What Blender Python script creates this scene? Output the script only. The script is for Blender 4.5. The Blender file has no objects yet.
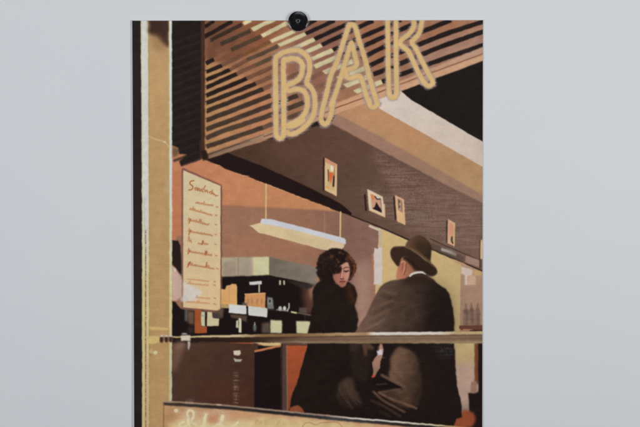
AMB, PR, PL, VEIL = .17, 12.7, 5.1, .009
import numpy as np
# ---------------------------------------------------------------- the printed picture, painted stroke by stroke
S = 4; X0, Y0, X1, Y1 = 130.0, 18.0, 486.0, 516.0
NW, NH = int((X1-X0)*S), int((Y1-Y0)*S)
rng = np.random.RandomState(7)
def blur(a, rx, ry=None):
    ry = rx if ry is None else ry
    for ax, r in ((1, rx), (0, ry)):
        r = int(round(r))
        if r < 1: continue
        for _ in range(2):
            pad = [(0, 0)]*a.ndim; pad[ax] = (r+1, r)
            c = np.cumsum(np.pad(a, pad, mode='edge'), axis=ax, dtype=np.float64)
            n = a.shape[ax]; k = 2*r+1
            hi = [slice(None)]*a.ndim; lo = [slice(None)]*a.ndim
            hi[ax] = slice(k, k+n); lo[ax] = slice(0, n)
            a = ((c[tuple(hi)]-c[tuple(lo)])/k).astype(np.float32)
    return a
def field(rx, ry):
    f = blur(rng.randn(NH, NW).astype(np.float32), rx, ry); return f/f.std()
XX, YY = np.meshgrid(X0+(np.arange(NW)+.5)/S, Y0+(np.arange(NH)+.5)/S)
XX = XX.astype(np.float32); YY = YY.astype(np.float32)
WX, WY = .55*field(7, 7), .55*field(7, 7)              # wobble of the brush edge
STREAK = field(26, 1); CLOUD = field(40, 40); GRAIN = field(1, 1); MOTT = field(10, 7); VST = field(1, 26)
IMG = np.zeros((NH, NW, 3), np.float32); IDS = np.zeros((NH, NW), np.int16)
def Z(ox, oy, pts, k=9.94): return [(ox+x/k, oy+y/k) for x, y in pts]
def box(x0, y0, x1, y1): return [(x0, y0), (x1, y0), (x1, y1), (x0, y1)]
def win(pts, m):
    xs = [p[0] for p in pts]; ys = [p[1] for p in pts]
    a = max(0, int((min(xs)-m-X0)*S)); b = min(NW, int((max(xs)+m-X0)*S)+1)
    c = max(0, int((min(ys)-m-Y0)*S)); d = min(NH, int((max(ys)+m-Y0)*S)+1)
    return slice(c, d), slice(a, b)
def lay(w, m, col, pid, op, tex, grain):
    if callable(col): c = col(XX[w], YY[w])
    else: c = np.array(col, np.float32)[None, None]
    if tex: c = c*(1+tex*(.12*STREAK[w]+.3*MOTT[w])[..., None])
    if grain: m = m*np.clip(.5+grain*(STREAK[w]+.6*GRAIN[w])+.5*(op-.5), 0, 1)
    else: m = m*op
    IMG[w] = IMG[w]*(1-m[..., None])+c*m[..., None]
    if pid is not None:
        t = IDS[w]; t[m > .5] = pid; IDS[w] = t
def fill(pts, col, soft=.35, jit=.22, pid=None, op=1., tex=.025, grain=0):
    w = win(pts, 2+3*soft+2*jit)
    x = XX[w]+jit*WX[w]; y = YY[w]+jit*WY[w]; ins = np.zeros(x.shape, bool)
    for (xa, ya), (xb, yb) in zip(pts, pts[1:]+pts[:1]):
        if ya == yb: continue
        ins ^= ((ya > y) != (yb > y)) & (x < (xb-xa)*(y-ya)/(yb-ya)+xa)
    lay(w, blur(ins.astype(np.float32), soft*S), col, pid, op, tex, grain)
def line(pts, wd, col, soft=.4, jit=.12, pid=None, op=1., tex=.03, grain=0, taper=None):
    w = win(pts, max(wd, (taper or 0))/2+1.5+2*soft)
    x = XX[w]+jit*WX[w]; y = YY[w]+jit*WY[w]; d = np.full(x.shape, 1e3, np.float32)
    L = len(pts)-1
    for i in range(L):
        (xa, ya), (xb, yb) = pts[i], pts[i+1]
        vx, vy = xb-xa, yb-ya; q = vx*vx+vy*vy+1e-9
        t = np.clip(((x-xa)*vx+(y-ya)*vy)/q, 0, 1)
        r = wd/2 if taper is None else (wd+(taper-wd)*(i+t)/L)/2
        d = np.minimum(d, np.hypot(x-xa-t*vx, y-ya-t*vy)-r)
    lay(w, np.clip(.5-d/(2*soft), 0, 1), col, pid, op, tex, grain)
def ell(cx, cy, rx, ry, col, n=20, **k):
    fill([(cx+rx*np.cos(a), cy+ry*np.sin(a)) for a in np.arange(n)*2*np.pi/n], col, **k)
def grad(stops, ax=1):
    """stops: (position, colour) along x (ax 0) or y (ax 1)"""
    P = [s[0] for s in stops]; C = np.array([s[1] for s in stops], np.float32)
    def f(x, y):
        v = x if ax == 0 else y
        return np.stack([np.interp(v, P, C[:, k]) for k in range(3)], -1).astype(np.float32)
    return f
def grad2(pa, ca, pb, cb):
    ca = np.array(ca, np.float32); cb = np.array(cb, np.float32)
    vx, vy = pb[0]-pa[0], pb[1]-pa[1]; q = vx*vx+vy*vy
    def f(x, y):
        t = np.clip(((x-pa[0])*vx+(y-pa[1])*vy)/q, 0, 1)[..., None]; return ca*(1-t)+cb*t
    return f
def smooth(pts, n=6, closed=False):
    P = [np.array(p, float) for p in pts]; out = []; N = len(P)
    for i in range(N if closed else N-1):
        g = (lambda k: P[k % N]) if closed else (lambda k: P[min(max(k, 0), N-1)])
        a, b, c, d = g(i-1), g(i), g(i+1), g(i+2)
        for t in np.arange(n)/n:
            out.append(tuple(.5*(2*b+(c-a)*t+(2*a-5*b+4*c-d)*t*t+(3*b-a-3*c+d)*t**3)))
    if not closed: out.append(tuple(P[-1]))
    return out
BG, LB, LA, LR, MENU, LAMP, WOMAN, MAN, RAIL, P1, P2, P3, P4, BOT1, BOT2, BOT3, SIGN = range(17)

def paint():
    global IMG
    DK = (33, 27, 26)
    IMG[:] = DK
    # --- room wall: orange above, mauve below
    fill(box(170, 140, 400, 345), grad2((180, 170), (191, 126, 92), (330, 210), (188, 132, 92)), tex=.03)
    fill([(176, 203), (221, 205), (256, 206.5), (334, 211), (400, 222), (400, 345), (176, 345)],
         grad([(220, (154, 112, 88)), (300, (150, 108, 86)), (345, (130, 96, 82)), (375, (134, 100, 88))], 0), soft=.8, tex=.03)
    fill(box(354, 262, 373, 345), (166, 130, 114), soft=5, op=.8, tex=.04)
    fill(box(228, 238, 318, 256), (163, 112, 86), soft=4, op=.5)
    fill(box(172, 170, 184, 236), (186, 119, 85), soft=.8)
    # --- pale wall and columns on the right
    fill([(379, 228), (482, 271), (482, 345), (372, 345)],
         grad2((384, 250), (206, 177, 125), (460, 300), (188, 163, 116)), tex=.02)
    fill(box(371.8, 254, 374, 303), (172, 116, 82), soft=.5, grain=.3, op=.9)
    line(Z(345, 220, [(248, 62), (345, 100), (350, 130)]), 2.4, (203, 190, 168))
    line([(380.2, 231), (380, 247)], 2.2, (188, 170, 152), soft=.7)
    fill(Z(345, 220, [(290, 278), (322, 290), (340, 272), (368, 272), (372, 640), (285, 640)]), grad([(247, (210, 196, 186)), (285, (203, 190, 182))]), jit=.4)
    fill([(461, 260), (484, 266), (484, 345), (459.5, 345), (460, 300)], grad([(270, (163, 131, 108)), (325, (156, 124, 104))]), tex=.03)
    fill(Z(430, 260, [(415, 92), (515, 112), (515, 150), (440, 158)]), (188, 154, 108), soft=1)
    fill(Z(430, 260, [(308, 60), (420, 95), (420, 150), (372, 160), (372, 245), (345, 245), (345, 148), (308, 133)]), (203, 184, 172), soft=.5)
    fill(Z(430, 260, [(372, 150), (440, 150), (456, 172), (450, 246), (372, 245)]), (192, 158, 132), soft=.6)
    # --- three bottles on their shelf
    for i, bx in enumerate((465.8, 471.5, 477.4)):
        p = BOT1+i
        fill([(bx-.7, 303), (bx+.7, 303), (bx+.8, 307.5), (bx+2.7, 310.5), (bx+2.8, 325), (bx-2.8, 325), (bx-2.7, 310.5), (bx-.8, 307.5)], (118, 94, 80), soft=.4, pid=p, tex=.14)
        line([(bx-1.6, 312), (bx-1.6, 323)], .7, (140, 116, 100), op=.7); line([(bx+.9, 314), (bx+.9, 324)], .6, (98, 76, 66), op=.7)
    fill([(459, 325.3), (484, 325), (484, 330.5), (462, 330.5), (459, 328.5)], (98, 64, 50), tex=.08)
    line([(463, 329.6), (472, 329.8)], 1., (190, 130, 90)); line([(470, 330.6), (483, 330.2)], 1.2, (48, 34, 30))
    # --- brown beam with the black soffit
    beam = [(204, 158), (215, 155), (331, 122), (340, 128), (484, 204), (484, 272), (458, 260.5), (440, 253), (407, 239), (384, 229.3), (361, 220), (351, 216), (310, 200.5), (269, 184.5), (232, 171), (223, 167.5), (213, 163), (204, 160)]
    fill(beam, grad2((250, 160), (78, 56, 45), (470, 225), (112, 87, 75)), soft=.3, tex=.05)
    fill([(256, 146), (330, 126), (368, 146), (330, 175), (285, 165)], (98, 70, 57), soft=6, op=.55)
    fill([(372, 150), (482, 206), (482, 256), (400, 215)], (128, 102, 88), soft=4, grain=.32, op=.45)
    fill([(360, 185), (440, 212), (470, 240), (430, 240), (372, 212)], (122, 100, 88), soft=5, grain=.25, op=.2)
    for i in range(170):
        x = rng.uniform(300, 478); y = rng.uniform(128, 255); L = rng.uniform(4, 20)
        if y < 124+.53*(x-331)+6 or y > 214+.42*(x-351)-5: continue
        line([(x, y), (x+L, y+rng.uniform(-.4, .5))], .5, (138, 114, 100) if x > 375 else (96, 74, 62), op=rng.uniform(.12, .42), soft=.3)
    fill([(204, 158.5), (228, 152.8), (264, 167), (304, 185), (340, 203), (352, 213), (351, 216), (310, 200.5), (269, 184.5), (232, 171), (223, 167.5), (213, 163)], (38, 28, 27), soft=.3)
    line([(213, 163.2), (232, 171.3), (269, 185), (330, 208.5)], .8, (205, 160, 118), grain=.6, op=.45, jit=.5)
    line([(351, 215.5), (361, 219.6), (384, 228.8), (407, 238.8), (440, 252.5), (482, 270.8)], 1.1, (40, 32, 29))
    line([(430, 238.5), (440, 243.4), (479.5, 260)], .9, (62, 50, 44))
    fill([(432, 243), (464, 257), (464, 263), (430, 248.5)], (84, 68, 60), soft=.6, op=.7)
    fill(Z(440, 220, [(12, 272), (165, 328), (160, 362), (8, 300)]), grad2((442, 249), (172, 160, 150), (456, 255), (132, 118, 110)), soft=.5)
    fill(Z(440, 220, [(252, 348), (388, 396), (390, 470), (250, 420)]), (156, 124, 108), soft=.4)
    fill(Z(440, 220, [(110, 388), (232, 425), (300, 470), (150, 425)]), (188, 144, 112), soft=.6)
    line([(480, 256), (480, 268)], 1.4, (72, 60, 50))
    # --- small framed pictures on the beam
    line([(323.8, 158), (323.6, 190)], 1.4, (48, 34, 28))
    fill([(325, 158), (336.8, 164.4), (336.6, 196.4), (324.6, 190)], (222, 190, 146), pid=P1, jit=.1)
    fill([(325, 158), (336.8, 164.4), (336.8, 168), (325, 162)], (200, 140, 108), soft=.6, jit=.1)
    fill([(326.6, 163), (335, 167.5), (335, 192), (326.4, 188)], (205, 176, 126), soft=.4)
    ell(331.7, 168.5, 1.4, 3.5, (226, 220, 204)); fill([(328.6, 172), (333.6, 173), (332, 179), (330.6, 184), (329, 178)], (214, 104, 56), soft=.4)
    line([(328.2, 170), (328.4, 181)], 1.1, (88, 64, 58)); line([(334, 176), (333.3, 186)], 1.9, (72, 44, 44)); line([(334.6, 168), (334.2, 176)], 1, (150, 110, 60))
    line([(326.5, 187), (328.5, 188)], 1.6, (226, 160, 70)); line([(336.5, 165), (336.3, 195)], .8, (226, 196, 150))
    line([(364.8, 195), (366, 210)], 2, (52, 37, 31))
    fill(Z(360, 180, [(72, 90), (225, 165), (250, 367), (90, 300)]), (224, 202, 172), pid=P2, jit=.1)
    line(Z(360, 180, [(240, 240), (245, 362), (95, 300)]), 1.2, (222, 182, 138))
    fill(Z(360, 180, [(105, 135), (208, 182), (216, 328), (118, 285)]), (196, 148, 120), jit=.2)
    fill(Z(360, 180, [(108, 138), (140, 152), (140, 200), (112, 190)]), (214, 128, 78), soft=.5)
    ell(378, 197.8, 1.8, 1.2, (204, 196, 190)); line(Z(360, 180, [(148, 165), (170, 190), (200, 188)]), 1.1, (60, 44, 44))
    fill(Z(360, 180, [(165, 215), (185, 260), (216, 300), (216, 326), (120, 286), (145, 270)]), (42, 30, 32), soft=.35)
    line(Z(360, 180, [(205, 190), (212, 300)]), .8, (120, 110, 116))
    line([(394, 197), (395.6, 219)], 1.7, (56, 41, 35))
    fill([(395, 195), (403.9, 199.6), (405.3, 225), (397, 221.4)], grad([(196, (220, 172, 138)), (222, (220, 180, 132))]), pid=P3, jit=.1)
    fill([(397.6, 198.4), (402.2, 200.6), (402.7, 213), (398.3, 210.2)], (150, 118, 98), jit=.2)
    line([(399, 200.5), (399.2, 209)], 1.1, (78, 64, 54)); ell(400, 204, .8, 1.5, (196, 150, 128)); ell(399.8, 209, .8, 1.2, (170, 165, 158))
    line([(446.8, 221), (446.6, 242)], 1.4, (62, 50, 45))
    fill([(448, 219), (455, 223), (454.4, 246.3), (447.4, 243)], (216, 168, 134), pid=P4, jit=.1)
    fill([(449, 222), (453.6, 224.8), (453.4, 236), (448.8, 236)], (205, 146, 116), soft=.5)
    ell(451.7, 239.5, 1.2, 3.6, (70, 66, 56)); ell(452.6, 243, .6, 1.4, (40, 36, 32)); line([(454.4, 224), (454, 246)], .9, (190, 172, 112))
    line([(481.6, 241), (481.3, 258)], 2.4, (206, 176, 130), jit=0); line([(479.8, 240), (479.6, 258)], 1, (80, 62, 52))
    # --- canopy: fascia, slats, ceiling bands
    fill([(331, 123.5), (336, 113.5), (373, 132), (484, 194), (484, 204), (448, 186), (370, 144.5), (340, 128.5)], grad2((340, 120), (152, 116, 98), (470, 195), (150, 118, 98)), soft=.5)
    fill([(336, 114), (363, 104), (377, 98), (384, 108), (484, 166), (484, 196), (448, 175), (373, 133)], grad2((350, 115), (178, 134, 100), (480, 180), (170, 134, 98)), soft=.4)
    fill([(356, 112), (374, 103), (384, 111), (430, 138), (420, 150)], (190, 138, 96), soft=5, op=.5)
    fill([(374, 99.5), (402, 90), (412, 100), (484, 142.5), (484, 167.5), (380, 109)], grad2((380, 100), (216, 200, 188), (470, 150), (198, 182, 168)), soft=.35)
    fill([(401, 91.2), (484, 60), (484, 142.5), (411, 100)], (33, 29, 27), soft=.3, tex=.06)
    can = [(204.5, 18), (484, 18), (484, 60.5), (401, 91), (337, 114), (264, 140.3), (209, 158.6), (204.5, 158)]
    fill(can, grad2((214, 66), (158, 108, 76), (470, 60), (150, 112, 92)), soft=.3, tex=.06)
    fill([(205, 58), (214, 58), (236, 70), (262, 90), (300, 92), (270, 134), (205, 158)], grad2((205, 90), (172, 130, 88), (262, 98), (182, 124, 90)), soft=2, tex=.06)
    fill([(205, 20), (290, 20), (262, 48), (226, 64), (205, 60)], grad2((210, 40), (108, 72, 54), (262, 44), (136, 86, 62)), soft=3, tex=.07)
    fill([(296, 22), (340, 22), (350, 50), (330, 100), (290, 100), (290, 50)], (136, 94, 78), soft=3, op=.8, tex=.06)
    fill([(352, 22), (480, 20), (480, 36), (400, 66), (360, 70)], (156, 106, 78), soft=4, op=.8, tex=.06)
    fill([(420, 42), (482, 26), (482, 46), (430, 64), (410, 66)], (162, 124, 106), soft=3, op=.75, tex=.05)
    brown = (102, 70, 56)
    def slot(pts, th, cuts):
        pts = sorted(pts); xs = [p[0] for p in pts]; ys = [p[1] for p in pts]
        th += .35; f = lambda x: float(np.interp(x, xs, ys))
        for a, b, col, sk, op in cuts:
            b = min(b, 483); mid = [x for x in xs if a < x < b]
            up = [(x, f(x)-th/2) for x in [a]+mid+[b]]; lo = [(x, f(x)+th/2) for x in [a]+mid+[b]]
            lo[0] = (a+sk, lo[0][1]-sk*.42); lo[-1] = (min(b+sk, 484), lo[-1][1]-sk*.4)
            fill(up+lo[::-1], col, soft=.35, jit=.2, op=op, tex=.1)
            lite = tuple(min(255, c_+(22 if col[0] < 120 else 9)) for c_ in col)
            for _ in range(int((b-a)/7)+1):
                q = rng.uniform(a+1, max(a+1.5, b-4)); e = min(b-.5, q+rng.uniform(3, 9)); o_ = rng.uniform(-th*.36, th*.36)
                if e > q: line([(q, f(q)+o_), (e, f(e)+o_)], .45, lite, op=rng.uniform(.2, .55), soft=.3)
    K = (40, 31, 28); G = (78, 64, 52); CR = (202, 190, 149); R = (38, 31, 30)
    slot([(204.5, 27), (214, 21.5), (216, 20)], 4, [(204.5, 214, K, 1, 1)])
    slot([(204.5, 37), (232, 21.5)], 4.2, [(204.5, 232, K, 1, 1)])
    slot([(209, 41), (242, 24.5), (250, 20.5)], 4, [(210, 241.5, (58, 44, 38), 1, .95), (242.5, 250, CR, 2, 1)])
    slot([(219, 45.2), (250, 31), (263, 24.5), (273, 20)], 4.2, [(220, 249.5, (66, 54, 44), 1.5, .95), (250.5, 273, CR, 3, 1)])
    slot([(205, 64), (230, 50.5), (260, 37), (287, 23), (292, 20)], 4.2, [(205, 213, K, 2, 1), (213, 230, (132, 90, 68), 2, .6), (230, 260, (74, 60, 46), 2, .9), (260.5, 286, CR, 3, 1)])
    slot([(205, 72.6), (222, 65.5), (243, 55), (269, 42.5), (295, 31), (316, 20)], 3.9, [(205, 221, K, 2, 1), (221, 242, brown, 2, .8), (242, 269, (110, 76, 46), 2, .8), (269.5, 293, CR, 3, 1), (302, 316, K, 1, 1)])
    slot([(205, 80.6), (229.5, 70), (247, 60), (264, 53), (278, 46), (306, 33.7), (332, 21.8), (336, 20)], 4, [(205, 229, K, 2, 1), (229, 246, brown, 2, .8), (246, 277, G, 2, .9), (277.5, 304, CR, 3, 1), (305, 334, R, 1.5, 1)])
    slot([(205, 88.3), (236.5, 74), (264, 61.5), (294, 48.5), (314, 39.5), (325, 34.5), (354, 21)], 4.2, [(205, 236, K, 2, 1), (236, 254, brown, 2, .8), (254, 276, G, 2, .8), (284, 313, CR, 3, 1), (313.5, 354, R, 2, 1)])
    slot([(205, 96.3), (246, 79), (264, 71), (305, 52.6), (322, 45), (341, 36), (372, 21)], 4.3, [(205, 246, K, 2, 1), (246, 284, brown, 2, .8), (302, 320, CR, 3, 1), (321, 372, R, 2, 1)])
    slot([(205, 103.7), (243, 89), (255, 84), (264, 80), (311, 59.5), (331, 51), (341, 46), (383, 28), (400, 20.5)], 4.3, [(205, 255, (48, 37, 32), 2, 1), (255, 276, brown, 2, .8), (309, 331, CR, 4, 1), (332, 400, R, 2, 1)])
    slot([(205, 112), (262, 89.5), (313, 67.5), (337, 57), (364, 46), (380, 38.6), (422, 20.5)], 4.5, [(205, 262, (56, 44, 37), 2, 1), (262, 312, brown, 2, .75), (313, 336, CR, 3, 1), (337, 422, R, 2, 1)])
    slot([(205, 121), (264, 98.3), (322, 73.5), (350, 62.5), (367, 55.5), (380, 48.7), (444, 23), (450, 20.5)], 4.7, [(205, 270, (66, 51, 42), 2, 1), (270, 321, (122, 86, 70), 2, .85), (322, 352, CR, 4, 1), (360, 450, R, 2, 1)])
    slot([(205, 130), (264, 108), (297, 96), (336, 79.5), (363, 69), (380, 60.5), (444, 34.6), (483, 22)], 4.8, [(205, 297, (70, 54, 45), 2, 1), (297, 336, (130, 92, 76), 2, .85), (336, 363, CR, 4, 1), (367, 483, R, 2, 1)])
    slot([(205, 138.5), (223, 131), (264, 117.5), (303, 103), (355, 82), (369, 76), (380, 72), (444, 45.6), (483, 32)], 4.8, [(205, 303, (76, 60, 49), 2, 1), (303, 343, (128, 92, 78), 2, .85), (343, 368, CR, 4, 1), (372, 483, R, 2, 1)])
    slot([(205, 147.3), (264, 127.3), (310, 110), (354, 92.5), (383, 81.5), (413, 70), (444, 58.6), (483, 45.5)], 4.6, [(205, 262, (70, 55, 46), 2, 1), (262, 310, (88, 68, 56), 2, .9), (353, 382, CR, 4, 1), (381, 386, R, 2, 1), (398, 483, R, 1.5, 1)])
    slot([(330, 108), (366, 95), (399, 83.5)], 4, [(338, 353, (132, 92, 74), 2, .8)])
    # fascia of the canopy
    fa = [(209, 158.6), (264, 140.3), (337, 114), (401, 91), (484, 60.4), (484, 46.5), (401, 81), (362, 93), (337, 103), (264, 133.5), (207, 153.5)]
    fill(fa, grad([(205, (124, 96, 78)), (262, (160, 124, 98)), (290, (196, 150, 116)), (370, (200, 152, 116)), (484, (174, 140, 120))], 0), soft=.5, tex=.04)
    line([(206, 155.5), (236, 144.8), (264, 135)], 1, (70, 54, 44)); line([(240, 144), (266, 134.5)], .7, (205, 178, 128), op=.7)
    line([(208, 157.6), (262, 139.6)], .8, (150, 124, 104), op=.8); line([(207, 154.5), (250, 141)], .7, (92, 74, 62))
    line([(264, 136.5), (300, 124), (339, 106.8), (363, 98.2), (390, 88)], .9, (98, 68, 52)); line([(390, 88), (420, 77), (484, 53.5)], 1.1, (132, 88, 64))
    fill([(402, 88.5), (420, 78.5), (484, 54.8), (484, 60), (402, 90.4)], (196, 154, 120), soft=.6)
    # --- dark shutter panel at the left, post, bracket
    fill([(171.5, 18), (200.5, 18), (200.5, 160), (181, 166.4), (179.3, 161), (187, 155.2), (179, 154.6), (178.5, 148), (171.5, 145)], (37, 31, 30), soft=.4, jit=.35, tex=.08)
    for i in range(15):
        y = 34+i*8.4; line([(174.5, y+9), (199, y)], 2.4, (47, 38, 35), soft=1, op=.85)
    fill([(172.5, 146), (178.4, 149), (178.4, 155), (173, 158)], (110, 84, 62), soft=1)
    line([(182, 165.6), (203.5, 158)], 1.4, (72, 56, 50), op=.8)
    fill(box(200, 18, 204.8, 158.5), grad([(200, (44, 33, 30)), (202.6, (74, 50, 40)), (204.8, (58, 40, 33))], 0), soft=.4)
    fill([(201, 150), (206, 150), (209, 158), (203, 161)], (46, 33, 28), soft=.6)
    line([(206.2, 68), (206, 150)], 1., (186, 138, 86), grain=.5, op=.3)
    # --- neon lettering B A R : glow halo, then the tubes
    T = (208, 174, 120)
    def tubes(paths, pid, w=4.9):
        for p in paths: line(p, w+3.2, (158, 142, 138), soft=1.1, grain=.3, op=.45, jit=.6)
        for p in paths: line(p, w+1.4, (156, 134, 122), soft=.7, op=.6, pid=pid, jit=.3)
        for p in paths: line(p, w, T, soft=.5, pid=pid, jit=.14, tex=.02)
        for p in paths: line(p, 1.2, (216, 184, 128), soft=.8, pid=pid, op=.5, jit=.1)
    B1 = smooth(Z(265, 45, [(120, 900), (107, 560), (105, 400), (105, 150), (135, 105), (200, 70), (290, 52), (350, 62), (410, 105), (440, 165), (445, 230), (435, 300), (415, 375), (450, 415), (482, 470), (497, 560), (492, 650), (465, 730), (400, 810), (320, 868), (250, 884), (225, 870)]))
    B2 = smooth(Z(265, 45, [(185, 900), (187, 560), (187, 400), (185, 165), (220, 150), (275, 135), (335, 150), (370, 195), (370, 260), (345, 330), (290, 372), (225, 400), (200, 440)]))
    B3 = smooth(Z(265, 45, [(200, 440), (245, 455), (320, 438), (390, 465), (420, 550), (412, 640), (375, 710), (300, 765), (225, 800)]))
    B0 = smooth(Z(265, 45, [(110, 880), (125, 915), (150, 928), (175, 912), (187, 880)]))
    tubes([B1[5:], B2[5:], B3, B0, Z(265, 45, [(106, 420), (110, 880)]), Z(265, 45, [(187, 420), (187, 885)]), Z(265, 45, [(235, 810), (300, 800), (380, 750)])], LB)
    line(Z(265, 45, [(285, 838), (350, 808)]), .9, (150, 122, 96), op=.8)
    A1 = smooth(Z(325, 20, [(-20, 865), (25, 690), (55, 560), (125, 400), (190, 200), (235, 65), (265, 45), (300, 75), (350, 240), (400, 400), (460, 640), (510, 800), (520, 840)]), 4)
    A2 = smooth(Z(325, 20, [(60, 850), (110, 720), (160, 560), (215, 380), (255, 245), (268, 245), (300, 370), (315, 430), (295, 470), (215, 500), (205, 540), (245, 582), (330, 555), (365, 590), (400, 720), (440, 830)]), 4)
    tubes([A1, A2, smooth([(322.7, 108), (321, 118.5), (323.5, 123.6), (327.6, 122.5), (331, 114), (333, 102)]), smooth([(369, 100), (370.5, 106), (374, 107.2), (377.6, 104)])], LA, 4.7)
    line(A1[8:14], 1, T); line([(323.8, 118.6), (324.4, 117.6)], 1, (128, 70, 50))
    R1 = [(387.6, 16), (388, 60), (388.8, 93)]; R2 = [(396, 16), (396, 60), (396.6, 93)]
    R3 = smooth([(414, 16), (414, 22), (413.4, 28), (408, 35), (401, 40.5), (400.6, 44.5), (403.6, 47.8), (408, 51), (412.6, 60), (418, 72), (423.6, 82)], 4)
    R4 = smooth([(422, 16), (421.6, 23), (419.6, 32), (415, 38.6), (411.6, 42.2), (415.4, 48), (420, 57), (427, 71), (432, 80)], 4)
    tubes([R1, R2, smooth([(388.8, 93), (390.4, 97), (392.6, 97.9), (395, 97), (396.6, 93)]), R3, R4, smooth([(423.6, 82), (426.6, 85.2), (430, 85.6), (432.8, 83), (432, 80)])], LR, 4.6)
    line([(392.6, 90.5), (392.8, 94)], .9, (86, 80, 72))
    # --- menu board
    fill([(182, 167.6), (222, 184.8), (221.8, 313), (209, 311.6), (182, 308.6)], (126, 84, 74), soft=.4, pid=MENU)
    fill([(183.3, 170.2), (220.8, 186), (220.4, 310.6), (183.3, 307.2)], grad([(180, (213, 197, 157)), (225, (217, 195, 156)), (265, (220, 194, 152)), (310, (228, 195, 148))]), soft=.3, jit=.1, pid=MENU, tex=.02)
    line([(221.4, 187), (221.2, 311)], 1.1, (112, 76, 66)); line([(182.3, 170), (182.3, 300)], 1, (120, 88, 82))
    fill([(183.4, 282), (193, 286), (200, 289), (201, 294), (195, 300), (183.4, 301)], (214, 206, 200), soft=1.6, jit=.8, op=.85)
    fill([(180, 299), (186, 293), (188, 300), (182, 302)], (200, 192, 188), soft=.8, op=.7)
    ink = (160, 88, 52)
    line(smooth(Z(160, 160, [(272, 165), (246, 170), (240, 190), (262, 210), (258, 234), (232, 240)], 8)), 1.1, ink)
    def word(ax, ay, bx, by, hs, asc=(), w=.8, op=.85):
        n = int((bx-ax)/.75); pts = []
        for i in range(n+1):
            t = i/n; x = ax+(bx-ax)*t; y = ay+(by-ay)*t
            h = hs*(1.9 if any(abs(t-a) < .05 for a in asc) else .8)*(1 if i % 2 else 0)*rng.uniform(.6, 1.1)
            pts.append((x+(.3 if i % 2 else 0), y-h+hs*.4))
        line(pts, w*.8, ink, op=op, jit=.15, soft=.35)
    for k, pt in enumerate(([(285, 242), (280, 225), (296, 220), (298, 242)], [(304, 246), (306, 226), (316, 230), (318, 250)], [(340, 250), (326, 246), (330, 234), (346, 236), (364, 208)], [(340, 250), (348, 256)], [(358, 238), (364, 256), (374, 240)], [(380, 246), (382, 262)], [(408, 252), (396, 256), (400, 268)], [(420, 240), (412, 274), (424, 262), (430, 278)], [(436, 272), (446, 288), (462, 284)])):
        line(Z(160, 160, pt, 8), .85, ink, jit=.1)
    for a in [(195.6, 202.5, 213, 205.5, 1.9, (.5,)), (189.4, 208.8, 212, 215, 2.2, (.2, .5)), (188, 219.5, 208.7, 224.6, 2.4, (.02, .4, .6)),
              (188.4, 231, 212.5, 235.2, 2.2, (.02,)), (188, 240, 191.5, 241.4, 2.8, (.2,)), (198, 243.3, 208, 244, 2., (.5,)),
              (187.8, 251, 212, 255.2, 2.2, (.02, .75)), (187.8, 264, 214, 268.4, 2.2, (.02, .1, .75)),
              (187.5, 278.8, 208.7, 281, 1.5, ()), (187.5, 283.2, 208.7, 285, 1.5, (.1,)), (196, 297.2, 210, 298.2, 1.7, (.05,)), (186, 301.4, 210, 303.2, 1.7, (.5,))]:
        word(*a, op=.85 if a[1] < 270 else .6)
    for x, y in [(217.3, 207), (216.4, 215.2), (216, 224.6), (216, 234.4), (215.8, 244.4), (216.2, 255.6), (217.5, 268.7), (214.8, 281.5), (214.5, 285), (215, 298), (215, 304)]:
        line([(x-.9, y-.3), (x+.8, y+.3)], .9, ink, op=.75)
    for a, b in (((190.5, 219), (189, 223)), ((191, 230), (188.8, 234.5)), ((190, 250), (188, 254)), ((190, 262), (187.8, 267)), ((207, 262.6), (206, 266.5)), ((206.5, 251.5), (205.5, 255)), ((203, 240.5), (202, 244.4))):
        line([a, b], 1, ink)
    # --- back bar
    fill([(172, 240), (178.7, 240.4), (180.8, 246), (181.6, 268), (180.6, 276), (178, 271), (172, 264)], (42, 32, 30), soft=.5, jit=.4)
    fill([(172, 265), (178, 272), (181.8, 277), (181.8, 296), (176, 301), (172, 300)], (194, 164, 148), soft=.8, jit=.5)
    ell(175, 270, 1.1, 1.6, (214, 198, 188))
    fill([(172, 301), (176, 302), (181, 309), (222, 313), (222, 275), (270, 274), (313, 284), (313, 338), (172, 338)], (33, 26, 25), soft=.5, jit=.35)
    fill([(302, 284), (314, 286), (316, 312), (306, 315)], (104, 70, 56), soft=3, op=.8, tex=.08)
    fill([(309, 275), (320, 270), (320, 288), (314, 290), (312, 302), (309, 292)], (160, 116, 92), soft=1.4, op=.8)
    fill([(221.6, 257.4), (245, 257), (269.3, 256.8), (269.3, 275), (221.8, 276.4)], grad([(221, (176, 164, 134)), (238, (164, 150, 128)), (250, (160, 146, 126)), (254, (204, 198, 156)), (270, (208, 202, 158))], 0), soft=.4, pid=None)
    fill([(223.5, 262), (235, 261), (236, 275), (223, 276)], (152, 134, 116), soft=1, op=.8)
    line([(238.5, 258), (238.2, 275)], .8, (140, 122, 104)); fill(box(248.5, 258, 252.5, 275), (172, 150, 134), soft=.9, op=.8)
    fill([(269.3, 256.8), (317.6, 267.5), (317, 285), (305, 282.3), (269.3, 275)], grad2((275, 265), (116, 106, 92), (316, 278), (130, 118, 106)), soft=.35, tex=.05)
    fill([(285, 279.5), (316, 285), (306, 290)], (52, 46, 42), soft=1)
    fill([(221, 288.8), (225, 289.4), (226.8, 285.4), (230.4, 285), (232, 283.6), (236.2, 284), (236.9, 305.5), (221, 304.4)], grad([(284, (224, 172, 112)), (305, (220, 168, 106))]), soft=.35)
    line([(229.5, 287), (229.6, 303)], .6, (200, 142, 84), op=.8); line([(236.6, 286), (236.6, 305)], .8, (232, 192, 130))
    fill([(221, 304), (230, 305), (229, 308.2), (221, 308)], (178, 150, 104))
    fill([(221.5, 308), (224, 308), (222.5, 318), (213, 317), (213, 313)], (92, 72, 60), soft=.7)
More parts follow.
